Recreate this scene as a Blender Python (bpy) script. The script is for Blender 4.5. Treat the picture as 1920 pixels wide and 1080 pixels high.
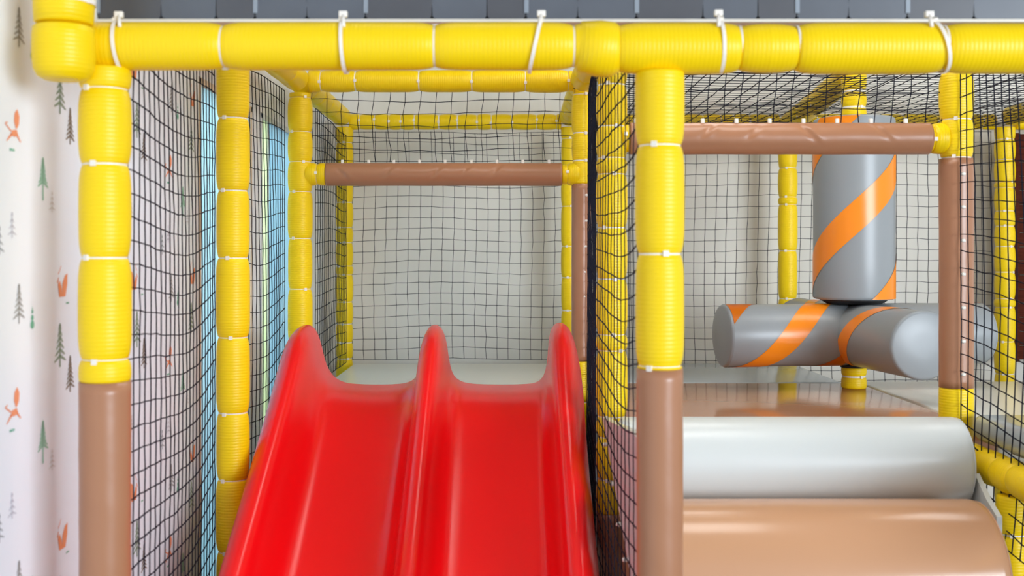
import bpy, bmesh, math, random
from mathutils import Vector, Quaternion, Matrix
random.seed(7)
PI = math.pi
scene = bpy.context.scene
C = scene.collection
for o in list(bpy.data.objects): bpy.data.objects.remove(o)

# ------------------------------------------------------------------ camera
F, CX, CY, H = 2100.0, 945.0, 475.0, 1.40      # focal length in px, principal point, eye height
cam_d = bpy.data.cameras.new('camera'); cam = bpy.data.objects.new('camera', cam_d); C.objects.link(cam)
cam.location = (0, 0, H); cam.rotation_euler = (PI/2, 0, 0)
cam_d.sensor_width = 36; cam_d.lens = 36*F/1920
cam_d.shift_x = (960-CX)/1920; cam_d.shift_y = -(540-CY)/1920
cam_d.dof.use_dof = True; cam_d.dof.focus_distance = 3.9; cam_d.dof.aperture_fstop = 4.5
scene.camera = cam
# ------------------------------------------------------------------ light
w = bpy.data.worlds.new('world'); scene.world = w; w.use_nodes = True
w.node_tree.nodes['Background'].inputs[0].default_value = (.98, .985, 1.0, 1)
w.node_tree.nodes['Background'].inputs[1].default_value = 0.8
def area(name, loc, target, sx, sy, power, col):
    l = bpy.data.lights.new(name, 'AREA'); l.shape = 'RECTANGLE'; l.size = sx; l.size_y = sy; l.energy = power; l.color = col
    o = bpy.data.objects.new(name, l); C.objects.link(o); o.location = loc
    o.rotation_euler = (Vector(target)-Vector(loc)).to_track_quat('-Z', 'Y').to_euler()
    return o
area('window_daylight', (6.0, -4.9, 2.0), (0.0, 3.2, 1.2), 4.2, 2.6, 760, (.80, .90, 1.0))
area('outside_daylight', (-2.4, 4.1, 2.0), (-.9, 4.1, 1.2), 2.0, 2.0, 110, (.9, .96, 1.0))
vs = scene.view_settings
vs.view_transform = 'Standard'; vs.look = 'None'; vs.exposure = 0.03; vs.gamma = 1; vs.use_curve_mapping = False

def P(px, py, d): return Vector(((px-CX)*d/F, d, H-(py-CY)*d/F))
def ZY(py, d): return H-(py-CY)*d/F
def XP(px, d): return (px-CX)*d/F

# ------------------------------------------------------------------ materials
def lin(c): return tuple(((v/255)/12.92 if v/255 <= .04045 else ((v/255+.055)/1.055)**2.4) for v in c)
def newmat(name, col, rough=.5, spec=.5, coat=0, srgb=True):
    m = bpy.data.materials.new(name); m.use_nodes = True
    b = m.node_tree.nodes['Principled BSDF']
    c = lin(col) if srgb else col
    b.inputs['Base Color'].default_value = (*c, 1); b.inputs['Roughness'].default_value = rough
    b.inputs['Specular IOR Level'].default_value = spec; b.inputs['Coat Weight'].default_value = coat
    b.inputs['Coat Roughness'].default_value = .12
    return m
def nodes(m): return m.node_tree.nodes, m.node_tree.links, m.node_tree.nodes['Principled BSDF']
def mix_noise(m, c1, c2, scale, detail=3, coord='Object', rough=None, stretch=None):
    N, L, b = nodes(m)
    tc = N.new('ShaderNodeTexCoord'); no = N.new('ShaderNodeTexNoise'); no.inputs['Scale'].default_value = scale; no.inputs['Detail'].default_value = detail
    src = tc.outputs[coord]
    if stretch:
        mp = N.new('ShaderNodeMapping'); mp.inputs['Scale'].default_value = stretch; L.new(src, mp.inputs[0]); src = mp.outputs[0]
    L.new(src, no.inputs['Vector'])
    mx = N.new('ShaderNodeMix'); mx.data_type = 'RGBA'
    mx.inputs['A'].default_value = (*lin(c1), 1); mx.inputs['B'].default_value = (*lin(c2), 1)
    L.new(no.outputs['Fac'], mx.inputs['Factor']); L.new(mx.outputs['Result'], b.inputs['Base Color'])
    return no
def bump_noise(m, scale, strength, dist, detail=2, stretch=None):
    N, L, b = nodes(m)
    tc = N.new('ShaderNodeTexCoord'); no = N.new('ShaderNodeTexNoise'); no.inputs['Scale'].default_value = scale; no.inputs['Detail'].default_value = detail
    src = tc.outputs['Object']
    if stretch:
        mp = N.new('ShaderNodeMapping'); mp.inputs['Scale'].default_value = stretch; L.new(src, mp.inputs[0]); src = mp.outputs[0]
    L.new(src, no.inputs['Vector'])
    bp = N.new('ShaderNodeBump'); bp.inputs['Strength'].default_value = strength; bp.inputs['Distance'].default_value = dist
    L.new(no.outputs['Fac'], bp.inputs['Height']); L.new(bp.outputs[0], b.inputs['Normal'])

def foam_material():
    m = newmat('yellow_ribbed_foam', (246, 209, 6), .38, .35)
    N, L, b = nodes(m)
    tc = N.new('ShaderNodeTexCoord'); sp = N.new('ShaderNodeSeparateXYZ'); L.new(tc.outputs['Object'], sp.inputs[0])
    def math_(op, a, bb=None, c=None):
        n = N.new('ShaderNodeMath'); n.operation = op
        for i, v in enumerate((a, bb, c)):
            if v is None: continue
            if isinstance(v, (int, float)): n.inputs[i].default_value = v
            else: L.new(v, n.inputs[i])
        return n.outputs[0]
    ribs = math_('POWER', math_('ABSOLUTE', math_('SINE', math_('MULTIPLY', sp.outputs['Z'], PI/.0078))), .6)
    ang = math_('ARCTAN2', sp.outputs['Y'], sp.outputs['X'])
    cols = math_('POWER', math_('ABSOLUTE', math_('SINE', math_('MULTIPLY', ang, 20))), .3)
    hgt = math_('ADD', ribs, math_('MULTIPLY', cols, .25))
    no = N.new('ShaderNodeTexNoise'); no.inputs['Scale'].default_value = 40; L.new(tc.outputs['Object'], no.inputs['Vector'])
    hgt = math_('ADD', hgt, math_('MULTIPLY', no.outputs['Fac'], .12))
    bp = N.new('ShaderNodeBump'); bp.inputs['Strength'].default_value = .34; bp.inputs['Distance'].default_value = .0014
    L.new(hgt, bp.inputs['Height']); L.new(bp.outputs[0], b.inputs['Normal'])
    b.inputs['Subsurface Weight'].default_value = 0
    return m
FOAM = foam_material()
def vinyl(name, col, rough=.32, sc=18, st=.25):
    m = newmat(name, col, rough, .5); bump_noise(m, sc, st, .004); return m
BROWN = vinyl('brown_vinyl', (170, 119, 87), .33)
BROWN_ROLL = vinyl('tan_roll_vinyl', (200, 152, 116), .2, 6, .15)
BROWN_GLOSS = vinyl('brown_vinyl_mat', (196, 140, 100), .12, 7, .22)
WHITE_V = vinyl('cream_white_vinyl', (210, 215, 214), .3, 6, .2)
CREAM_MAT = vinyl('cream_mat_vinyl', (238, 238, 228), .24, 6, .12)
GREY_MAT = vinyl('grey_mat_vinyl', (170, 179, 184), .16, 6, .12)
GREY_V = vinyl('grey_spinner_vinyl', (143, 149, 153), .34, 9, .16)
ORANGE = vinyl('orange_stripe_vinyl', (246, 140, 22), .28, 14, .2)
TIE = newmat('white_nylon_tie', (238, 232, 222), .4)
NETM = newmat('black_net_cord', (16, 18, 34), .8, .2)
RED = newmat('red_moulded_plastic', (238, 10, 18), .24, .4, 0); bump_noise(RED, 260, .12, .0008, 1)
BLACK = newmat('black_rubber', (22, 22, 24), .6)
STEEL = newmat('galvanised_steel', (150, 150, 155), .35); STEEL.node_tree.nodes['Principled BSDF'].inputs['Metallic'].default_value = .9
WALLP = newmat('white_wallpaper', (230, 230, 230), .7); mix_noise(WALLP, (234, 239, 246), (240, 243, 249), 2.5)
BACKW = newmat('greige_wall_paint', (196, 190, 178), .75); mix_noise(BACKW, (224, 221, 212), (232, 229, 221), 1.6, stretch=(14, 1, .6))
CEIL = newmat('ceiling_paint', (176, 172, 164), .85)
FLOORM = newmat('grey_carpet', (92, 94, 100), .95, .1); mix_noise(FLOORM, (74, 76, 82), (112, 114, 120), 300); 
SH_A = newmat('slate_print_dark', (84, 86, 92), .32); mix_noise(SH_A, (74, 75, 81), (86, 89, 96), 12)
SH_B = newmat('slate_print_blue', (98, 104, 114), .32); mix_noise(SH_B, (82, 87, 96), (96, 102, 112), 12)
SH_L = newmat('slate_print_edge', (140, 150, 162), .35)
SH_D = newmat('slate_print_joint', (44, 44, 50), .5)
TRIM_W = newmat('white_trim', (226, 222, 212), .45)
FRAME_W = newmat('pale_window_frame', (205, 214, 224), .4)
JAMB = newmat('beige_window_jamb', (222, 204, 180), .5)
PANE_B = newmat('light_blue_glass_film', (150, 206, 226), .12, .6); mix_noise(PANE_B, (196, 230, 242), (216, 240, 246), 3, stretch=(1, 3, .5))
PANE_D = newmat('dusty_blue_glass_film', (128, 178, 200), .12, .6); mix_noise(PANE_D, (170, 206, 222), (196, 224, 234), 3, stretch=(1, 4, .6))
PANE_G = newmat('pale_green_glass_film', (228, 240, 214), .15, .6)
def film(m):
    N, L, b = nodes(m); out = [n for n in N if n.type == 'OUTPUT_MATERIAL'][0]
    tr = N.new('ShaderNodeBsdfTranslucent'); mx = N.new('ShaderNodeMixShader'); mx.inputs[0].default_value = .55
    if b.inputs['Base Color'].links: L.new(b.inputs['Base Color'].links[0].from_socket, tr.inputs[0])
    else: tr.inputs[0].default_value = b.inputs['Base Color'].default_value
    L.new(b.outputs[0], mx.inputs[1]); L.new(tr.outputs[0], mx.inputs[2]); L.new(mx.outputs[0], out.inputs[0])
for _m in (PANE_B, PANE_D, PANE_G): film(_m)
WOOD = newmat('dark_red_timber', (78, 40, 30), .85, .1); mix_noise(WOOD, (46, 18, 12), (98, 46, 32), 6, stretch=(2, 2, 30))
LAMP = bpy.data.materials.new('lamp_diffuser'); LAMP.use_nodes = True
_e = LAMP.node_tree.nodes['Principled BSDF']; _e.inputs['Emission Color'].default_value = (1, .96, .91, 1); _e.inputs['Emission Strength'].default_value = 7.5

# ------------------------------------------------------------------ helpers
def link(name, me, mat, parent=None, loc=(0,0,0), quat=None, smooth=True):
    o = bpy.data.objects.new(name, me); C.objects.link(o)
    if mat and not me.materials: me.materials.append(mat)
    if smooth: me.polygons.foreach_set('use_smooth', [True]*len(me.polygons))
    o.location = loc
    if quat is not None: o.rotation_mode = 'QUATERNION'; o.rotation_quaternion = quat
    if parent is not None:
        o.parent = parent; o.location = Vector(loc)-Vector(parent.location)
    return o
def tag(o, label, cat, group=None):
    o['label'] = label; o['category'] = cat
    if group: o['group'] = group
    return o
def thing(name, label, cat, loc, group=None):
    o = bpy.data.objects.new(name, None); C.objects.link(o); o.location = loc; o.empty_display_size = .05
    return tag(o, label, cat, group)
def pydata(name, v, f):
    me = bpy.data.meshes.new(name); me.from_pydata([tuple(a) for a in v], [], f); me.update(); return me
def box_me(name, x0, x1, y0, y1, z0, z1, bevel=0, seg=2):
    bm = bmesh.new()
    bmesh.ops.create_cube(bm, size=1)
    for v in bm.verts:
        v.co = Vector(((x0+x1)/2+v.co.x*(x1-x0), (y0+y1)/2+v.co.y*(y1-y0), (z0+z1)/2+v.co.z*(z1-z0)))
    if bevel: bmesh.ops.bevel(bm, geom=bm.edges[:], offset=bevel, segments=seg, affect='EDGES', profile=.6)
    me = bpy.data.meshes.new(name); bm.to_mesh(me); bm.free(); return me
def struct(o): o['kind'] = 'structure'; return o
def lathe(name, prof, seg=28, wob=None):
    """prof: (z, r) list; closed at both ends when r is 0"""
    v, f = [], []
    for z, r in prof:
        for k in range(seg):
            a = 2*PI*k/seg; rr = r*(wob(z, a) if wob else 1)
            v.append((rr*math.cos(a), rr*math.sin(a), z))
    for i in range(len(prof)-1):
        for k in range(seg):
            k2 = (k+1) % seg
            f.append((i*seg+k, i*seg+k2, (i+1)*seg+k2, (i+1)*seg+k))
    f.append(tuple(range(seg-1, -1, -1))); n = (len(prof)-1)*seg; f.append(tuple(n+k for k in range(seg)))
    return pydata(name, v, f)
UP = Vector((0, 0, 1))
def zq(d): return UP.rotation_difference(d.normalized()) if d.normalized().dot(UP) > -.9999 else Quaternion((1, 0, 0), PI)

PINCH = .81
def foam_profile(L, r, a, b):
    """a, b: True where a zip tie pinches that end"""
    s = min(.046, L*.45); n = 8
    if L < .02: return [(0, r*.86), (L*.3, r*.9), (L*.7, r*.9), (L, r*.88)]
    prof = []
    def sh(t): return PINCH+(1-PINCH)*math.sqrt(max(0, 1-(1-t)**2))
    if a: prof += [(s*(i/n)**1.5, r*sh((i/n)**1.5)) for i in range(n+1)]
    else: prof += [(0, r*.93), (.003, r*.985), (.008, r)]
    for i in range(1, 6):
        t = i/6; z = prof[len(prof)-1][0] if False else None
        zz = (s if a else .008)+((L-(s if b else .008))-(s if a else .008))*t
        prof.append((zz, r*(1+.008*math.sin(PI*t))))
    if b: prof += [(L-s*(1-i/n)**1.5, r*sh((1-i/n)**1.5)) for i in range(n+1)]
    else: prof += [(L-.008, r), (L-.003, r*.985), (L, r*.93)]
    return prof
def tie_mesh(r, width=.0072, seg=28, tail=0.0, ang=0):
    """band ring about z with the square head at angle ang"""
    bm = bmesh.new(); rings = []
    for (rr, z) in ((r, -width/2), (r+.0016, -width/2), (r+.0016, width/2), (r, width/2)):
        rings.append([bm.verts.new((rr*math.cos(2*PI*k/seg), rr*math.sin(2*PI*k/seg), z)) for k in range(seg)])
    for i in range(4):
        A, B = rings[i], rings[(i+1) % 4]
        for k in range(seg): bm.faces.new((A[k], A[(k+1) % seg], B[(k+1) % seg], B[k]))
    m = Matrix.Rotation(ang, 4, 'Z') @ Matrix.Translation((r+.003, 0, 0)) @ Matrix.Diagonal((.007, .010, .010, 1))
    g = bmesh.ops.create_cube(bm, size=1, matrix=m)
    if tail:
        m = Matrix.Rotation(ang, 4, 'Z') @ Matrix.Translation((r+.004+tail/2, .0, 0)) @ Matrix.Diagonal((tail, .0015, width, 1))
        bmesh.ops.create_cube(bm, size=1, matrix=m)
    me = bpy.data.meshes.new('zip_tie'); bm.to_mesh(me); bm.free(); return me
def head_angle(q):
    """angle about local z that faces the camera (-Y), a little random"""
    l = q.inverted() @ Vector((random.uniform(-.8, .8), -1, random.uniform(-.3, .3)))
    return math.atan2(l.y, l.x)
def run(parent, p0, p1, r, ties, sleeves=(), end_pinch=(False, False), tilt=.05, jitter=.02):
    """foam-wrapped pipe p0->p1; ties: distances along; sleeves: (s0, s1, material, radius factor) without ties"""
    p0, p1 = Vector(p0), Vector(p1); D = p1-p0; L = D.length; u = D/L; q = zq(D)
    sl = sorted(sleeves)
    bounds = [(0.0, end_pinch[0], None), (L, end_pinch[1], None)]
    for t in ties:
        if .004 < t < L-.004 and not any(a+.002 < t < b-.002 for a, b, *_ in sl): bounds.append((t, True, None))
    for a, b, *_ in sl:
        for e in (a, b):
            if .003 < e < L-.003: bounds.append((e, False, None))
    bounds.sort(key=lambda t: t[0])
    for (a, ta, _), (b, tb, _) in zip(bounds[:-1], bounds[1:]):
        if b-a < .004: continue
        mid = (a+b)/2
        vs_ = [s for s in sl if s[0]-.001 <= mid <= s[1]+.001]
        if vs_:
            s = vs_[0]; rr = r*s[3]; n = max(6, int((b-a)/.02))
            ph = random.uniform(0, 9); amp = s[4] if len(s) > 4 else .012
            wob = lambda z, a_, ph=ph, amp=amp: 1+amp*(math.sin(z*34+ph+2*math.sin(a_+ph))*math.cos(a_*2+z*21+ph))
            seg = 32
            if len(s) > 4:       # horizontal rails: vinyl drawn into puckers below the lacing
                n = int((b-a)/.006); seg = 64; dents = []; zz = .06
                fr = q.inverted() @ Vector((0, -1, .25)); af = math.atan2(fr.y, fr.x)
                while zz < b-a-.1: dents.append((zz, af+random.uniform(-.35, .35), random.uniform(.5, 1), random.choice((-1, 1, 1)))); zz += random.uniform(.1, .2)
                def wob(z, a_, ph=ph, amp=amp, dents=dents):
                    k = 1+.006*math.sin(z*30+ph+2*math.sin(a_+ph))
                    for (zk, ak, st, sg) in dents:
                        da = (a_-ak+PI) % (2*PI)-PI; e = (z-zk+sg*da*.035)
                        k += st*math.exp(-(da/.55)**2)*(-.10*math.exp(-(e/.009)**2)+.06*math.exp(-((e-.016)/.011)**2))
                    return k
            prof = [((b-a)*i/n, rr) for i in range(n+1)]
            link('vinyl_sleeve', lathe('vinyl_sleeve', prof, seg, wob), s[2], parent, p0+u*a, q)
        else:
            rr = r*(1+random.uniform(-jitter, jitter))
            link('foam_sleeve', lathe('foam_sleeve', foam_profile(b-a, rr, ta, tb)), FOAM, parent, p0+u*a, q)
    for (t, is_tie, _) in bounds:
        if is_tie and 0 < t < L:
            tq = q @ Quaternion((random.uniform(-1, 1), random.uniform(-1, 1), 0), random.uniform(-tilt, tilt))
            link('zip_tie', tie_mesh(r*PINCH*1.005, ang=head_angle(q)), TIE, parent, p0+u*t, tq, smooth=False)
def auto_ties(L, start=.05, step=.17):
    out, s = [], start
    while s < L-.04: out.append(s); s += step*random.uniform(.8, 1.2)
    return out
R0 = .0445
def post(label, px, d, y_top=None, z_top=None, tie_y=(), vinyl_y=(), r=R0, z_bot=0.0, extra=True, group='foam padded upright posts'):
    X = XP(px, d); zt = z_top if z_top is not None else ZY(y_top, d)
    t = thing('padded_post', label, 'post', (X, d, z_bot), group)
    L = zt-z_bot
    ties = [ZY(y, d)-z_bot for y in tie_y]
    sl = [(max(0, ZY(b, d)-z_bot), ZY(a, d)-z_bot, BROWN, f) for a, b, f in vinyl_y]
    lo = min(ties+[s[0] for s in sl]) if (ties or sl) else L
    hi = max(ties+[s[1] for s in sl]) if (ties or sl) else 0
    if extra:
        s = lo-.15
        while s > .05: ties.append(s); s -= .15
        s = hi+.15
        while s < L-.05: ties.append(s); s += .15
    run(t, (X, d, z_bot), (X, d, zt), r, ties, sl)
    return t
def beam(label, p0, p1, ties, r=R0, sleeves=(), name='padded_beam', group='foam padded beams', jitter=.02):
    t = thing(name, label, 'beam', (Vector(p0)+Vector(p1))/2, group)
    run(t, p0, p1, r, ties, sleeves, jitter=jitter); return t

# ------------------------------------------------------------------ room shell
XW = -.87                      # left wall face
YB = 5.42                      # back wall face
W1 = (3.19, 3.86); W2 = (4.0, 5.0); WT, WB = 1.905, .25
def wall_left():
    me_v, me_f = [], []
    def bx(y0, y1, z0, z1):
        n = len(me_v); x0, x1 = XW-.12, XW
        me_v.extend([(x0,y0,z0),(x1,y0,z0),(x1,y1,z0),(x0,y1,z0),(x0,y0,z1),(x1,y0,z1),(x1,y1,z1),(x0,y1,z1)])
        me_f.extend([tuple(n+i for i in q) for q in ((0,3,2,1),(4,5,6,7),(0,1,5,4),(1,2,6,5),(2,3,7,6),(3,0,4,7))])
    bx(-.6, W1[0], 0, 2.9); bx(W1[1], W2[0], 0, 2.9); bx(W2[1], YB, 0, 2.9)
    bx(W1[0], W1[1], WT, 2.9); bx(W2[0], W2[1], WT, 2.9); bx(W1[0], W1[1], 0, WB); bx(W2[0], W2[1], 0, WB)
    return struct(link('wall_left', pydata('wall_left', me_v, me_f), WALLP, smooth=False))
WL = wall_left()
struct(link('wall_back', box_me('wall_back', XW-.12, 4.2, YB, YB+.12, 0, 2.9), BACKW, smooth=False))
struct(link('floor', box_me('floor', XW-.12, 4.2, -.6, YB, -.05, 0), FLOORM, smooth=False))
struct(link('ceiling', box_me('ceiling', XW-.12, 4.2, -.6, YB+.12, 2.9, 2.95), CEIL, smooth=False))
def window(n, y0, y1, parts):
    t = bpy.data.objects.new('window_%d' % n, None); C.objects.link(t); t.location = (XW-.04, (y0+y1)/2, WB); struct(t)
    fw = .022
    for nm, a in (('frame_rail', (y0, y1, WT-fw, WT)), ('frame_rail', (y0, y1, WB, WB+fw)), ('frame_stile', (y0, y0+fw, WB, WT)), ('frame_stile', (y1-fw, y1, WB, WT))):
        link(nm, box_me(nm, XW-.075, XW+.003, *a, bevel=.003), FRAME_W if n == 2 else JAMB, t, smooth=False)
    for (a, b, m) in parts:
        link('pane', box_me('pane', XW-.012, XW-.006, a, b, WB, WT), m, t, smooth=False)
        if b < y1-.05: link('mullion', box_me('mullion', XW-.02, XW-.002, b-.008, b+.008, WB, WT, .002), FRAME_W, t, smooth=False)
window(1, *W1, [(W1[0], W1[1], PANE_B)])
window(2, *W2, [(W2[0], 4.15, PANE_G), (4.15, W2[1], PANE_D)])
# printed wallpaper motifs (flat print on the wall)
def motif_mesh(kind):
    v, f = [], []
    def quad(*p):
        n = len(v); v.extend([(0, a, b) for a, b in p]); f.append(tuple(range(n, n+len(p))))
    def bar(a, b, w0, w1):
        ax, az = a; bx_, bz = b; dx, dz = bx_-ax, bz-az; l = math.hypot(dx, dz); nx, nz = -dz/l, dx/l
        quad((ax-nx*w0/2, az-nz*w0/2), (bx_-nx*w1/2, bz-nz*w1/2), (bx_+nx*w1/2, bz+nz*w1/2), (ax+nx*w0/2, az+nz*w0/2))
    if kind in ('pine', 'fir', 'arrow', 'tiny'):
        n, wd, tr = {'pine': (6, .30, .14), 'fir': (7, .27, .12), 'arrow': (7, .26, .32), 'tiny': (4, .34, .12)}[kind]
        bar((0, 0), (0, 1), .07, .03)
        for i in range(n):
            t = i/(n-1); z = tr+.12+(.97-tr-.12)*t; wv = wd*(1-.82*t)
            if kind == 'arrow' and 2 <= i <= 3: wv *= .85
            for s in (-1, 1): bar((0, z), (s*wv, z-.13), .085, .035)
    elif kind == 'blob':
        for (z0, r) in ((.18, .19), (.5, .13), (.78, .09)):
            quad(*[(r*math.cos(2*PI*k/10), z0+r*1.05*math.sin(2*PI*k/10)) for k in range(10)])
        bar((0, .7), (0, 1), .07, .04)
    elif kind == 'fox':      # leaping: upright tail, small body, legs, snout
        tail = [(.30, .42), (.22, .62), (.24, .85), (.36, 1.0), (.46, .80), (.44, .58), (.36, .44)]
        quad(*tail); quad((.06, .20), (.14, .36), (.34, .40), (.40, .26), (.26, .18))
        bar((.12, .24), (-.10, .02), .09, .03); bar((.34, .26), (.52, .06), .09, .03); bar((.10, .32), (-.16, .50), .05, .04); bar((-.16, .5), (-.05, .56), .05, .03)
    elif kind == 'sit':      # sitting with a raised tail
        quad((.02, 0), (-.06, .40), (.04, .52), (.14, .30), (.20, 0)); quad((.18, 0), (.18, .42), (.32, .68), (.46, .74), (.44, .36), (.34, 0))
        bar((-.08, .45), (-.02, .62), .06, .03); bar((-.04, .72), (.12, .98), .03, .015)
    elif kind == 'dash': quad((-.5, -.12), (.5, -.1), (.5, .12), (-.5, .14))
    return pydata('print_'+kind, v, f)
def flat(name, col): return newmat(name, col, .75, .2)
MOT = [  # kind, name, reference px, y of foot, height m, colour
    ('pine', 'printed_pine', 35, 88, .072, (150, 148, 146)), ('pine', 'printed_pine', 112, 688, .086, (128, 146, 122)),
    ('fir', 'printed_fir', 131, 735, .074, (122, 102, 84)), ('arrow', 'printed_fir', 80, 376, .082, (132, 186, 158)),
    ('tiny', 'printed_sapling', 97, 398, .040, (206, 202, 200)), ('tiny', 'printed_sapling', 22, 446, .046, (188, 188, 200)),
    ('tiny', 'printed_sapling', -2, 478, .05, (140, 146, 150)),
    ('blob', 'printed_bush', 60, 616, .040, (84, 164, 128)), ('fox', 'printed_fox', 16, 266, .062, (240, 132, 80)), ('dash', 'printed_grass', 22, 281, .018, (96, 170, 142)),
    ('sit', 'printed_fox', 110, 557, .062, (238, 130, 76)), ('dash', 'printed_grass', 126, 568, .013, (92, 160, 122))]
for kind, nm, px, py, h, col in MOT:
    d0 = -XW*F/(CX-px); z0 = ZY(py, d0); me = motif_mesh(kind); mt = flat('print_'+nm+str(px), tuple(int(c+(235-c)*.22) for c in col)); me.materials.append(mt)
    for i in range(-1, 4):
        for j in range(-5, 5):
            d = d0+.46*i; z = z0+.496*j
            if d < 1.78 or d > W1[0]-.05 or z < .3 or z+h > 2.05: continue
            o = link(nm, me, None, WL, (XW+.0008, d, z), smooth=False); hw = h*(1.5 if kind in ('fox', 'sit') else 1.1); o.scale = (1, -hw if (i % 2 and kind in ('fox', 'sit')) else hw, h)

# unseen ceiling panel lamps, added to brighten the inside of the play frame
for k, (x, y) in enumerate([(-.15, 2.55), (.75, 2.6), (.72, 3.75), (1.95, 3.6)]):
    t = thing('ceiling_fill_lamp', ['added square ceiling fill lamp above the foot of the red slide', 'added square ceiling fill lamp above the white climbing roll', 'added square ceiling fill lamp above the net right of the slide', 'added square ceiling fill lamp farthest to the right', 'added square ceiling fill lamp above the platform behind the slide', 'added square ceiling fill lamp behind the striped spinner'][k], 'lamp', (x, y, 2.88), 'added ceiling fill lamps')
    link('lamp_frame', box_me('lamp_frame', x-.32, x+.32, y-.32, y+.32, 2.875, 2.9, .004), TRIM_W, t, smooth=False)
    link('lamp_diffuser', box_me('lamp_diffuser', x-.3, x+.3, y-.3, y+.3, 2.868, 2.8745), LAMP, t, smooth=False)

# ------------------------------------------------------------------ play frame: posts
D1, D2, D3, D4 = 2.0, 3.1, 4.1, 5.2
ZT = 2.03
post('yellow foam padded post with brown lower sleeve beside the fox wallpaper', 197, D1, y_top=128, tie_y=(168, 309, 484, 673), vinyl_y=((715, 2600, .975),), r=.0455, extra=False)
post('large yellow post with brown lower sleeve standing in front of the rolls', 1237, D1, y_top=135, tie_y=(274, 476, 686), vinyl_y=((691, 2600, .95),), r=.0435, extra=False)
post('ribbed yellow post cinched with ties along the net left of the slide', 437, D2, z_top=1.975, tie_y=(60, 223, 358, 484, 632, 773, 898, 1032), r=.0455)
post('yellow post behind the left ridge of the red slide', 563, D3, z_top=1.985, tie_y=(184, 248, 304, 360, 447, 542, 640), r=.0445)
post('far yellow corner post at the left end of the platform net', 646, D4, z_top=1.985, tie_y=(268, 318, 380, 427, 455, 499, 515, 566, 607, 642, 672), r=.04)
post('yellow and brown post at the right end of the short brown bar', 1090, D3, z_top=1.985, tie_y=(178, 250, 302), vinyl_y=((345, 676, 1.0),), r=.036)
post('far yellow corner post right of the platform net', 1067, D4, z_top=1.985, tie_y=(260, 316, 387, 462, 520, 582), r=.037)
post('yellow post behind the black net right of the slide', 1147, D2, z_top=1.975, tie_y=(160, 238, 297, 327, 427, 523, 627, 656, 780, 818, 897), vinyl_y=((960, 2600, .97),), r=.0435, extra=False)
post('yellow post with laced brown middle sleeve right of the spinner', 1793, D2, z_top=1.975, tie_y=(60, 138, 225, 296), vinyl_y=((298, 726, 1.0),), r=.0455)
post('far yellow post standing left of the striped spinner', 1477, D4, z_top=1.985, tie_y=(262, 316, 370, 384, 470, 560), r=.0435)
post('far yellow post beside the dark timber panel', 1884, D4, z_top=1.985, tie_y=(228, 262, 300, 342, 352, 396, 424, 462, 510, 560, 576, 640), r=.046)
# lacing on the post sleeves
def lace(parent_name_obj, pts):
    for p in pts:
        bm = bmesh.new(); bmesh.ops.create_icosphere(bm, subdivisions=1, radius=.0062)
        for v in bm.verts: v.co.x *= 1.35
        me = bpy.data.meshes.new('lacing_tie'); bm.to_mesh(me); bm.free()
        link('lacing_tie', me, TIE, parent_name_obj, p)
posts = [o for o in C.objects if o.name.startswith('padded_post')]
pR = [o for o in posts if 'laced brown middle' in o['label']][0]
lace(pR, [P(1806, y, D2-.045) for y in (326, 388, 451, 514, 577, 640, 702)])
pM = [o for o in posts if 'right end of the short' in o['label']][0]
lace(pM, [P(x, y, D3-.03) for x, y in ((1099, 366), (1098, 414), (1097, 462), (1096, 510), (1095, 556), (1094, 604), (1092, 650))])

# ------------------------------------------------------------------ beams
def xs(p0x, *pxs, d): return [abs(XP(p, d)-p0x) for p in pxs]
# front beam in three pieces with its own thickness
fz = ZY(87, D1)
t = thing('padded_beam', 'thick yellow padded beam spanning the whole front under the slate roof', 'beam', (0, D1, fz), 'foam padded beams')
edges = [150, 420, 815, 1075, 1157, 1384, 1491, 1765, 2080]
rad = [.0425, .0425, .0425, .0425, .0455, .0435, .0455, .0445]
for i in range(len(edges)-1):
    a, b = XP(edges[i], D1), XP(edges[i+1], D1); r = rad[i]
    link('foam_sleeve', lathe('foam_sleeve', foam_profile(b-a, r, i > 0, True)), FOAM, t, (a, D1, fz-(.004 if r > .043 else 0)), zq(Vector((1, 0, 0))))
    if i: link('zip_tie', tie_mesh(min(rad[i-1], r)*PINCH*1.01, ang=[2.6, .3, 2.9, 1.2, 2.5, .35, 2.2, 0][i], width=.004), TIE, t, (a, D1, fz), zq(Vector((1, 0, 0))))
# wrapped collar at the joint and the long loose ties that hold the roof fascia
link('foam_collar', lathe('foam_collar', [(0, .036), (.006, .045), (.04, .05), (.065, .049), (.08, .04)]), FOAM, t, (XP(1080, D1), D1+.002, fz), zq(Vector((1, .05, -.08))))
for px, lean, top in ((228, .10, 28), (646, .05, 27), (1003, -.22, 26), (1349, .03, 25), (1758, .28, 27)):
    q = zq(Vector((1, 0, lean)))
    loc = q.inverted() @ Vector((0, -.35, 1)); ang = math.atan2(loc.y, loc.x)
    link('long_zip_tie', tie_mesh(.0465, width=.0062, ang=ang), TIE, t, (XP(px, D1), D1, fz-.001), q, smooth=False)
    hd = P(px+(lean*-55), top, D1-.02)
    link('tie_head', box_me('tie_head', hd.x-.0075, hd.x+.0075, hd.y-.004, hd.y+.006, hd.z-.005, hd.z+.006, .0015), TIE, t, (0, 0, 0))
    s0 = P(px+(lean*-38), 50, D1-.034)
    dv = hd-s0
    link('tie_tail', lathe('tie_tail', [(0, .0034), (dv.length, .0034)], 8), TIE, t, s0, zq(dv))
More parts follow.
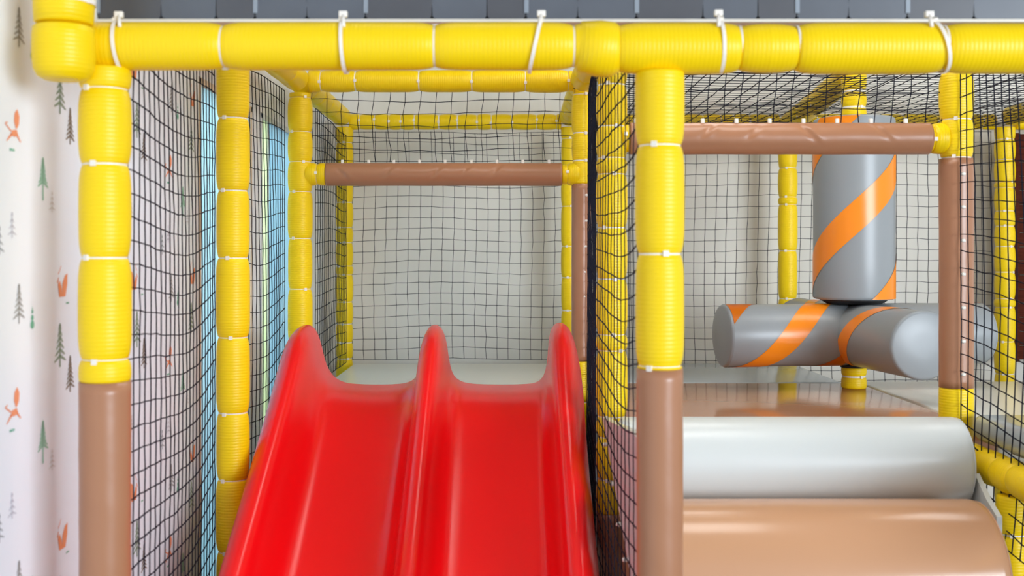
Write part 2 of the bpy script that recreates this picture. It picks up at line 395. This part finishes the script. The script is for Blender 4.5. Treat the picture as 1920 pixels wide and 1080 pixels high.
# hanging upright stub at the left end
xk, dk = XP(120, 1.93), 1.93
t = thing('padded_upright', 'short fat yellow foam stub hanging at the left end of the front beam', 'post', (xk, dk, ZY(150, dk)))
link('foam_sleeve', lathe('foam_sleeve', [(0, .02), (.002, .034), (.008, .044), (.02, .050), (.04, .0525), (.075, .0525), (.09, .051), (.094, .046)]), FOAM, t, (xk, dk, ZY(152, dk)))
link('foam_sleeve', lathe('foam_sleeve', [(0, .044), (.003, .049), (.03, .0505), (.3, .0505)]), FOAM, t, (xk, dk, ZY(46, dk)))
link('zip_tie', tie_mesh(.0515, ang=-.3), TIE, t, (xk, dk, ZY(2, dk)), Quaternion((0, 1, 0), .06), smooth=False)

def xbeam(label, d, px0, px1, z, ties, r=R0, **k):
    x0, x1 = XP(px0, d), XP(px1, d)
    return beam(label, (x0, d, z), (x1, d, z), [XP(p, d)-x0 for p in ties], r, **k)
xbeam('yellow padded crossbeam over the slide entrance, gleaming at its right end', D3, 580, 1074, ZT, (602, 667, 786, 885, 985, 1065), .041)
xbeam('far yellow crossbeam above the platform net behind the slide', D4, 656, 1052, ZT-.02, (675, 703, 730, 752, 777, 823, 858, 895, 921, 960, 1006, 1043), .0365)
xbeam('yellow crossbeam hidden just behind the front beam above the slide', D2, 458, 1124, ZT, (520, 610, 700, 790, 880, 970, 1060), .0445)
xbeam('yellow crossbeam just behind the front beam above the right brown bar', D2, 1170, 1772, ZT, (1240, 1330, 1420, 1510, 1600, 1690), .0445)
xbeam('far yellow crossbeam above the net behind the striped spinner', D4, 1083, 1459, ZT-.02, (1110, 1150, 1190, 1230, 1275, 1317, 1350, 1375, 1404, 1440), .0365)
xbeam('far yellow crossbeam between the spinner and the dark timber panel', D4, 1496, 1864, ZT-.02, (1530, 1580, 1640, 1692, 1755, 1800, 1840), .0365)
xbeam('far yellow crossbeam above the dark timber panel at the right edge', D4, 1904, 2180, ZT-.02, (1940, 1990, 2050), .0365)
def dbeam(label, X, d0, d1, z, r=R0, step=.19, X1=None):
    p0, p1 = Vector((X, d0, z)), Vector((X1 if X1 is not None else X, d1, z))
    return beam(label, p0, p1, auto_ties(d1-d0, .12, step), r)
XL, XM, XR, XF = XP(437, D2), XP(1147, D2), 1.312, XP(1884, D4)
dbeam('yellow beam running back from the front above the left net', XL, D2+.03, D3-.06, ZT)
dbeam('yellow beam slanting back above the left side of the platform', XL+.002, D3+.06, D4-.05, ZT)
dbeam('yellow beam running back over the net right of the slide', XM-.002, D2+.06, D3-.05, ZT, X1=.285)
dbeam('yellow beam slanting back above the right side of the platform', .286, D3+.05, D4-.05, ZT, X1=.30)
beam('yellow beam slanting from the far post to the top of the spinner pole', (XR, 4.26, 2.075), (XR, D4-.05, 1.995), [.15, .4, .62], .048)
beam('yellow crossbeam carrying the spinner pole behind the front beam', (.34, 4.2, 2.15), (2.28, 4.2, 2.15), auto_ties(1.94), .0445)
dbeam('far right yellow beam running back to the timber panel', XF, D2+.1, D4-.06, ZT)
# brown sleeved rails
def rail(label, d, px0, px1, y, sl0, sl1, r, tie_px, lace_px, amp):
    x0, x1 = XP(px0, d), XP(px1, d); z = ZY(y, d)
    t = beam(label, (x0, d, z), (x1, d, z), [XP(p, d)-x0 for p in tie_px], r, sleeves=[(XP(sl0, d)-x0, XP(sl1, d)-x0, BROWN, 1.03, amp)], name='padded_rail', group='brown sleeved rails')
    for p in lace_px:
        c = Vector((XP(p, d), d-.012, z+r*1.03+.001))
        link('lacing_tie', box_me('lacing_tie', -.005, .005, -.005, .005, -.004, .009, .0015), TIE, t, c)
        # pucker in the vinyl
    return t
rail('short brown padded rail with yellow ends across the slide entrance', D3, 574, 1086, 327, 612, 1053, .041, (595, 1063), [643, 692, 739, 787, 835, 884, 932, 980, 1029], .02)
rail('long brown padded rail crossing in front of the striped spinner', D2, 1166, 1772, 260, 1180, 1741, .0425, (1172, 1745,), [1190, 1253, 1316, 1379, 1441, 1504, 1567, 1630, 1695], .016)

# ------------------------------------------------------------------ slate roof fascia
fd = 2.075; zb = ZY(36, fd)
t = thing('roof_fascia', 'grey slate patterned roof board with white bottom edge above the front beam', 'roof', (XP(1050, fd), fd, zb))
x0, x1 = XP(182, fd), XP(2060, fd)
link('backing_board', box_me('backing_board', x0, x1, fd+.012, fd+.03, zb, zb+.30), SH_D, t, smooth=False)
link('edge_trim', box_me('edge_trim', x0, x1, fd-.004, fd+.034, zb-.006, zb, .001), TRIM_W, t, smooth=False)
link('edge_trim', box_me('edge_trim', x0-.004, x0, fd-.004, fd+.034, zb-.006, zb+.3, .001), TRIM_W, t, smooth=False)
seams = []
k = -1
while True:
    base = 302+508*k
    for s in (0, 103, 176, 273, 383):
        seams.append(base+s)
    k += 1
    if base > 2100: break
seams = [s for s in seams if 150 < s < 2070]
for i, (a, b) in enumerate(zip(seams[:-1], seams[1:])):
    a = max(a, 183)
    xa, xb = XP(a+1, fd), XP(b-1, fd); rng = random.Random(i)
    sa, sb = [( .000, .010), (.012, .004), (.004, -.012), (-.01, .014), (.012, .0)][i % 5]
    z0 = zb+.001; c = .003
    # slate with a rounded foot, slightly sloped front, real thickness
    prof = [(xa+sa*.3+c, z0), (xb-c, z0), (xb-.003, z0+c*.5), (xb, z0+c*1.5), (xb+sb*.5, z0+.13), (xb+sb, z0+.28), (xa-sa, z0+.28), (xa-sa*.4, z0+.13), (xa, z0+c*1.5), (xa+.003, z0+c*.5)]
    n = len(prof); v = [(x, fd, z) for x, z in prof]+[(x, fd+.012, z) for x, z in prof]
    f = [tuple(range(n-1, -1, -1))[::-1], tuple(range(n, 2*n))[::-1]]+[(j, n+j, n+(j+1) % n, (j+1) % n) for j in range(n)]
    o = link('slate', pydata('slate', v, f), [SH_A, SH_B, SH_A, SH_B, SH_B][i % 5], t, smooth=False)
    if i % 5 in (0, 3):
        link('slate_edge', box_me('slate_edge', xa-.004, xa+.004, fd-.002, fd+.0, z0+.01, z0+.26), SH_L, t, smooth=False)

# ------------------------------------------------------------------ red double slide
def slide():
    d_ref = 3.7; X = lambda px: XP(px, d_ref)
    sec = [(546, -.10), (545, -.02), (545, .06), (548, .13), (553, .165), (560, .19), (570, .205), (580, .203), (589, .185), (595, .15), (600, .11), (605, .075), (614, .042), (627, .018), (645, .004), (670, 0),
           (708, -.002), (745, 0), (765, .006), (778, .02), (787, .045), (792, .09), (795, .13), (799, .17), (806, .198), (815, .207), (824, .198), (831, .17), (835, .13), (838, .09), (843, .045), (853, .02), (868, .006), (890, 0),
           (940, -.002), (985, 0), (1005, .004), (1018, .018), (1026, .045), (1030, .09), (1032, .14), (1034, .18), (1040, .205), (1049, .213), (1059, .206), (1067, .185), (1074, .15), (1080, .1), (1085, .04), (1087, -.03), (1087, -.10)]
    path = []
    def zbed(d):
        if d > 3.62: return .952+(d-3.62)*.05
        if d > 3.42:
            tt = (3.62-d)/.2; return .952-.58*.2*tt*tt/2-.01*tt
        z = .952-.58*.1-.01-.58*(3.42-d)
        if d < 2.5:
            zz = .952-.068-.58*(3.42-2.5); tt = min(1, (2.5-d)/.4); return zz-.58*.4*(tt-tt*tt/2)
        return z
    ds = [3.75, 3.735, 3.71, 3.68, 3.65, 3.62, 3.57, 3.52, 3.47, 3.42, 3.3, 3.15, 3.0, 2.85, 2.7, 2.55, 2.45, 2.38, 2.30, 2.22, 2.16, 2.11]
    V, Fc = [], []
    rows = [(3.752, 0, .86)]
    for d in ds: rows.append((d, zbed(d), {3.75: .93, 3.735: .975, 3.71: .995}.get(d, 1.0)))
    n = len(sec)
    for i, (d, z, k) in enumerate(rows):
        for px, h in sec:
            if i == 0: V.append((X(px), d, .902+max(0, h)*.15))
            else: V.append(((X(px)-X(816))*(1-.022*max(0, min(1, (3.65-d)/.4)))+X(816), d, z+(h*k if h > 0 else h)))
    for i in range(len(rows)-1):
        for j in range(n-1):
            Fc.append((i*n+j, i*n+j+1, (i+1)*n+j+1, (i+1)*n+j))
    me = pydata('slide_chute', V, Fc)
    t = thing('double_slide', 'glossy red double slide with two chutes and three rounded ridges', 'slide', (X(816), 2.8, 0))
    o = link('slide_chute', me, RED, t)
    s = o.modifiers.new('thick', 'SOLIDIFY'); s.thickness = .006; s.offset = -1
    m = o.modifiers.new('smooth', 'SUBSURF'); m.levels = 2; m.render_levels = 2
    # support legs under the chute
    for x in (X(575), X(1058)):
        link('support_leg', lathe('support_leg', [(0, .02), (.36, .02)], 16), STEEL, t, (x, 2.8, 0))
    return t
slide()

# ------------------------------------------------------------------ mats
def mat_block(label, name, m, x0, x1, y0, y1, z0, z1, bev=.012):
    o = link(name, box_me(name, x0-(x0+x1)/2, x1-(x0+x1)/2, y0-(y0+y1)/2, y1-(y0+y1)/2, 0, z1-z0, bev, 3), m, None, ((x0+x1)/2, (y0+y1)/2, z0))
    return tag(o, label, 'mat', 'padded platform mats')
ZM = .895
mat_block('cream padded platform mat behind the red slide', 'platform_mat', CREAM_MAT, -.69, .245, 3.77, 5.14, ZM-.09, ZM)
mat_block('grey padded mat on the floor behind the brown mat', 'platform_mat', GREY_MAT, .35, 1.325, 4.372, 5.145, ZM-.09, ZM)
mat_block('shiny brown padded mat under the spinner arms', 'platform_mat', BROWN_GLOSS, .35, 1.385, 3.15, 4.366, ZM-.09, ZM)
mat_block('cream padded mat right of the shiny brown mat', 'platform_mat', CREAM_MAT, 1.392, 2.9, 3.16, 4.42, ZM-.09, ZM)
mat_block('grey rounded edge mat behind the net right of the white roll', 'platform_mat', GREY_MAT, 1.268, 2.4, 2.2, 3.045, .893, .965, .032)
# decks that carry the mats
def deck(label, x0, x1, y0, y1, z1):
    t = thing('timber_deck', label, 'deck', ((x0+x1)/2, (y0+y1)/2, 0), 'plywood decks under the mats')
    link('deck_board', box_me('deck_board', x0, x1, y0, y1, z1-.03, z1), JAMB, t, smooth=False)
    for x in (x0+.04, x1-.04):
        for y in (y0+.04, y1-.04): link('deck_leg', lathe('deck_leg', [(0, .022), (z1-.03, .022)], 14), STEEL, t, (x, y, 0))
deck('plywood deck under the cream mat behind the slide', -.68, .24, 3.79, 5.12, ZM-.09)
deck('plywood deck under the brown and grey mats', .36, 1.32, 3.18, 5.1, ZM-.09)
deck('plywood deck under the cream mat at the right', 1.41, 2.85, 3.18, 4.4, ZM-.09)
deck('plywood deck under the rounded grey mat at the right edge', 1.36, 2.35, 2.25, 3.0, .893)

# ------------------------------------------------------------------ striped spinner
def capped(name, L, r, soft=.012, bulge=.006, seg=40):
    pr = [(-bulge, .0), (-bulge, r*.35), (-bulge*.7, r*.7), (0, r-soft)]
    pr += [(soft*(1-math.cos(a)), r-soft+soft*math.sin(a)) for a in (PI/8, PI/4, 3*PI/8, PI/2)]
    pr += [(L*t, r*(1+.004*math.sin(PI*t))) for t in (.2, .35, .5, .65, .8)]
    pr += [(L-z, rr) for z, rr in reversed(pr[:8])]
    pr[0] = (pr[0][0], 1e-4); pr[-1] = (pr[-1][0], 1e-4)
    return lathe(name, pr, seg)
def helix(name, r, pitch, wid, z0, zmin, zmax, hand=1, n=220):
    """helical band clipped to zmin..zmax; centre at angle 0 has z0"""
    v, f = [], []
    a0, a1 = (zmin-z0-wid)/pitch*2*PI, (zmax-z0+wid)/pitch*2*PI
    for i in range(n+1):
        a = a0+(a1-a0)*i/n; zc = z0+pitch*a/(2*PI)
        za, zb_ = max(zmin, min(zmax, zc-wid/2)), max(zmin, min(zmax, zc+wid/2))
        for z in (za, zb_): v.append((r*math.cos(hand*a), r*math.sin(hand*a), z))
    for i in range(n):
        if abs(v[2*i+1][2]-v[2*i][2])+abs(v[2*i+3][2]-v[2*i+2][2]) > 1e-5:
            f.append((2*i, 2*i+2, 2*i+3, 2*i+1) if hand > 0 else (2*i, 2*i+1, 2*i+3, 2*i+2))
    return pydata(name, v, f)
XC, DC = XP(1601, 4.2), 4.2
sp = thing('spinner', 'grey and orange striped padded spinner with upright drum and four arms', 'play toy', (XC, DC, ZM))
link('pole', lathe('pole', [(0, .024), (2.10-ZM, .024)], 20), STEEL, sp, (XC, DC, ZM))
for z0, z1, ties in ((ZM, .975, (.94,)), (1.91, 2.105, (1.945, 2.005))):
    bs = [z0, *ties, z1]
    for i in range(len(bs)-1):
        link('foam_sleeve', lathe('foam_sleeve', foam_profile(bs[i+1]-bs[i], .046, i > 0, i < len(bs)-2)), FOAM, sp, (XC, DC, bs[i]))
    for tz in ties: link('zip_tie', tie_mesh(.0405, ang=-1.2), TIE, sp, (XC, DC, tz), smooth=False)
zb0, zb1 = 1.228, 1.905
link('bearing_collar', lathe('bearing_collar', [(0, .045), (.002, .05), (.012, .05), (.014, .045)]), BLACK, sp, (XC, DC, .972))
link('bearing_collar', lathe('bearing_collar', [(0, .1), (.012, .12), (.018, .12)]), BLACK, sp, (XC, DC, 1.212))
drum = link('drum', capped('drum', zb1-zb0, .148, .012, .002), GREY_V, sp, (XC, DC, zb0))
# front of the drum as the camera sees it
fa = math.atan2(-DC, -XC)
zc = ZY(412, DC)-zb0
for dz in (0, -.44, .44):
    v = helix('orange_stripe', .1495, .86, .13, zc+dz, .004, zb1-zb0-.004, 1)
    link('orange_stripe', v, ORANGE, drum, (XC, DC, zb0), None)
    C.objects[-1].rotation_euler = (0, 0, fa)
for o in [c for c in drum.children]:
    o.location = (0, 0, 0)
RA, LA, ZA, TH = .115, .515, 1.096, math.radians(8)
dirs = [Vector((-math.cos(TH), -math.sin(TH), 0)), Vector((math.sin(TH), -math.cos(TH), 0)), Vector((math.cos(TH), math.sin(TH), 0)), Vector((-math.sin(TH), math.cos(TH), 0))]
for i, dv in enumerate(dirs):
    q = zq(dv); L = LA-.03
    a = link('arm', capped('arm', L, RA, .01, .008), GREY_V, sp, Vector((XC, DC, ZA))+dv*.03, q)
    for j in ((0, 1, 2) if i == 0 else (1,)):
        hb = helix('orange_stripe', RA+.0014, .62*1, [.105, .085, .085, .085][i], [.12, .11, -.1, .12][i]+.31*(j-1)+.12, .03, L-.012, [-1, -1, 1, 1][i])
        ob = link('orange_stripe', hb, ORANGE, None)
        ob.parent = a
        # angle 0 of the stripe faces the camera side
        lv = q.inverted() @ Vector((0, -1, .2)); ob.rotation_euler = (0, 0, math.atan2(lv.y, lv.x))
    ring = lathe('seam_piping', [(L-.011, RA-.001), (L-.0095, RA+.0016), (L-.008, RA-.001)], 40)
    so = link('seam_piping', ring, GREY_V, None); so.parent = a

# ------------------------------------------------------------------ climbing rolls
def roll(label, m, x0, x1, d, z, r, soft):
    t = thing('padded_roll', label, 'padded roll', ((x0+x1)/2, d, z-r), 'padded climbing rolls')
    link('roll_body', capped('roll_body', x1-x0, r, soft, .006, 64), m, t, (x0, d, z), zq(Vector((1, 0, 0))))
    for x in (x0+soft*.35, x1-soft*.35):
        link('seam_piping', lathe('seam_piping', [(-.002, r-soft*.28), (0, r-soft*.2+.002), (.002, r-soft*.28)], 64), m, t, (x, d, z), zq(Vector((1, 0, 0))))
roll('white padded climbing roll on top of the brown roll', WHITE_V, .30, 1.193, 2.925, .856, .116, .022)
roll('large brown padded climbing roll below the white roll', BROWN_ROLL, .30, 1.158, 2.70, .622, .182, .03)
roll('brown padded bottom roll below the frame of view', BROWN_ROLL, .30, 1.15, 2.42, .30, .17, .03)
def cheek(label, x0, x1, prof):
    n = len(prof); v = [(x0, d, z) for d, z in prof]+[(x1, d, z) for d, z in prof]
    f = [tuple(range(n)), tuple(range(2*n-1, n-1, -1))]+[(j, n+j, n+(j+1) % n, (j+1) % n) for j in range(n)]
    me = pydata('side_panel', v, f)
    bm = bmesh.new(); bm.from_mesh(me); bmesh.ops.recalc_face_normals(bm, faces=bm.faces[:]); bm.to_mesh(me); bm.free()
    return tag(link('side_panel', me, WHITE_V, smooth=False), label, 'panel', 'cream side panels of the climbing rolls')
lp = cheek('cream vinyl side panel behind the net left of the rolls', .266, .284, [(3.03, .957), (2.9, .968), (2.32, 1.03), (2.12, 1.03), (2.12, .63), (2.36, .722)])
lace(lp, [Vector((.262, 2.90, .905)), Vector((.262, 2.71, .842)), Vector((.262, 2.55, .783)), Vector((.262, 2.42, .738))])
lp2 = cheek('small cream vinyl side panel at the right end of the rolls', 1.197, 1.21, [(2.98, .78), (2.85, .84), (2.78, .79), (2.72, .76), (2.72, .66), (2.98, .66)])
# edge beam and post beside the rounded mat
beam('bright yellow beam below the rounded grey mat at the right edge', (1.262, 2.12, .845), (1.262, 3.04, .845), [.3, .5, .62, .715, .83], .0435)
tt = post('short yellow post under the beam at the right edge', 945+1.262*F/2.78, 2.78, z_top=.80, tie_y=(1000,), r=.038)

# dark timber panel at far right with planks
t = thing('slatted_screen', 'dark red brown slatted timber panel at the far right edge', 'panel', (2.75, 5.24, ZM))
for i in range(16):
    z = ZM+.01+i*.066
    link('slat', box_me('slat', 2.375, 3.2, 5.225, 5.25, z, z+.062, .004), WOOD, t, smooth=False)
link('frame_stile', box_me('frame_stile', 2.375, 2.40, 5.21, 5.26, ZM, 1.96, .004), WOOD, t, smooth=False)

# ------------------------------------------------------------------ nets
def net(label, f, nu, nv, r=.00155, jit=.022, seed=1, knots=True, nrm=(0, 1, 0), skip=None, overhang=.25):
    """f(u,v)->Vector for 0..1; cords along both directions, slack and knotted"""
    rng = random.Random(seed)
    du, dv = 1/nu, 1/nv
    off = {}
    for i in range(nu+1):
        for j in range(nv+1):
            off[i, j] = (rng.gauss(0, jit)*du, rng.gauss(0, jit)*dv, rng.gauss(0, .0005))
    nr = Vector(nrm)
    ph = rng.uniform(0, 6)
    def pt(i, j):
        a, b, c = off[i, j]
        u, v = i*du+a, j*dv+b
        # slow drift so that the cords wander like a slack net
        u += du*.10*math.sin(v*6+ph+i*.10); v += dv*.14*math.sin(u*7+ph*1.7+j*.10)
        return f(max(0, min(1, u)), max(0, min(1, v)))+nr*c
    grid = {(i, j): pt(i, j) for i in range(nu+1) for j in range(nv+1)}
    V, Fc = [], []
    def tube(pts):
        base = len(V)
        for k, p in enumerate(pts):
            a = pts[max(0, k-1)]; b = pts[min(len(pts)-1, k+1)]; d = (b-a)
            if d.length < 1e-6: d = Vector((0, 0, 1))
            d.normalize(); s = d.cross(nr)
            if s.length < 1e-3: s = d.cross(Vector((1, .3, 0)))
            s.normalize(); n2 = d.cross(s)
            for q in range(4):
                an = PI/4+q*PI/2; V.append(p+s*(r*math.cos(an))+n2*(r*math.sin(an)))
        for k in range(len(pts)-1):
            for q in range(4):
                q2 = (q+1) % 4; Fc.append((base+k*4+q, base+k*4+q2, base+(k+1)*4+q2, base+(k+1)*4+q))
    for i in range(nu+1): tube([grid[i, j] for j in range(nv+1)])
    for j in range(nv+1): tube([grid[i, j] for i in range(nu+1)])
    if knots:
        kr = r*1.75
        for p in grid.values():
            b = len(V)
            for o in ((1,0,0),(-1,0,0),(0,1,0),(0,-1,0),(0,0,1),(0,0,-1)): V.append(p+Vector(o)*kr)
            for t3 in ((0,2,4),(2,1,4),(1,3,4),(3,0,4),(2,0,5),(1,2,5),(3,1,5),(0,3,5)): Fc.append(tuple(b+q for q in t3))
    c = sum((Vector(p) for p in (grid[0,0], grid[nu,0], grid[0,nv], grid[nu,nv])), Vector())/4
    me = pydata('safety_net', [Vector(p)-c for p in V], Fc)
    return tag(link('safety_net', me, NETM, None, c, smooth=False), label, 'net', 'black safety nets')
def plane(p00, p10, p01, p11, bow=(0, 0, 0)):
    p00, p10, p01, p11, bow = map(Vector, (p00, p10, p01, p11, bow))
    return lambda u, v: p00*(1-u)*(1-v)+p10*u*(1-v)+p01*(1-u)*v+p11*u*v+bow*(math.sin(PI*u)*math.sin(PI*v))
ME = .05
def cnt(L, m=ME): return max(2, round(L/m))
# left: front to middle post, middle to third, third to back
net('black net between the front left post and the ribbed yellow post', plane((-.725, 2.12, .2), (-.79, 3.06, .2), (-.725, 2.12, 1.97), (-.79, 3.06, 1.97), (.01, 0, -.03)), 23, cnt(1.77, .045), seed=1, nrm=(1, 0, 0))
net('black net left of the slide between the second and third yellow posts', plane((-.785, 3.15, .3), (-.795, 4.06, .3), (-.785, 3.15, 1.97), (-.795, 4.06, 1.99), (.015, 0, -.02)), 18, cnt(1.68), seed=2, nrm=(1, 0, 0))
net('dark net on the left side of the platform behind the third yellow post', plane((-.70, 4.16, .90), (-.725, 5.15, .90), (-.70, 4.16, 1.94), (-.725, 5.15, 1.94), (.01, 0, 0)), 19, cnt(1.04), seed=3, nrm=(1, 0, 0))
net('black net covering the wall behind the slide platform', plane((XP(660, 5.22), 5.22, .905), (XP(1060, 5.22), 5.22, .905), (XP(660, 5.22), 5.22, 1.965), (XP(1060, 5.22), 5.22, 1.965), (0, .03, 0)), 19, 21, seed=4)
net('black net strip between the top beam and the short brown rail', plane((XP(584, D3), D3, ZY(303, D3)), (XP(1078, D3), D3, ZY(303, D3)), (XP(584, D3), D3, ZY(166, D3)), (XP(1078, D3), D3, ZY(166, D3))), 17, 6, seed=5, jit=.035)
net('tight dark net seen edge-on along the right side of the slide', plane((XP(1116, 3.12), 3.12, .60), (.30, 4.07, .62), (XP(1119, 3.12), 3.12, 1.97), (XP(1103, 4.05), 4.05, 1.98), (.004, 0, 0)), 19, 28, seed=6, nrm=(1, 0, 0))
net('black net between the large front post and the post right of the slide', plane((.254, 2.12, .55), (.25, 3.07, .55), (.254, 2.12, 1.97), (.25, 3.07, 1.97), (0, 0, -.03)), 13, 31, seed=7, nrm=(1, 0, 0))
net('black net on the wall behind the striped spinner', plane((.35, 5.23, .70), (XP(1860, 5.23), 5.23, .70), (.35, 5.23, 1.975), (XP(1860, 5.23), 5.23, 1.975), (0, .03, 0)), 39, 25, seed=8)
net('black net strip between the front beam and the long brown rail', plane((XP(1172, D2), D2, ZY(232, D2)), (XP(1768, D2), D2, ZY(232, D2)), (XP(1172, D2), D2, ZT-.05), (XP(1768, D2), D2, ZT-.05)), 19, 5, seed=9, jit=.03)
net('overhead black net above the striped spinner', plane((.345, 3.16, 1.985), (1.308, 3.16, 1.985), (.345, 5.15, 1.985), (1.308, 5.15, 1.985), (0, 0, -.02)), 19, 40, seed=10, nrm=(0, 0, 1))
net('overhead black net above the far right bay', plane((1.316, 3.16, 1.985), (2.29, 3.16, 1.985), (1.316, 5.15, 1.985), (2.29, 5.15, 1.985), (0, 0, -.01)), 19, 40, seed=11, nrm=(0, 0, 1))
net('black net right of the laced brown post', plane((1.215, 2.12, .62), (1.243, 3.05, .70), (1.215, 2.12, 1.96), (1.243, 3.05, 1.97), (.03, 0, -.02)), 22, 27, seed=12, nrm=(1, 0, 0), r=.0017)
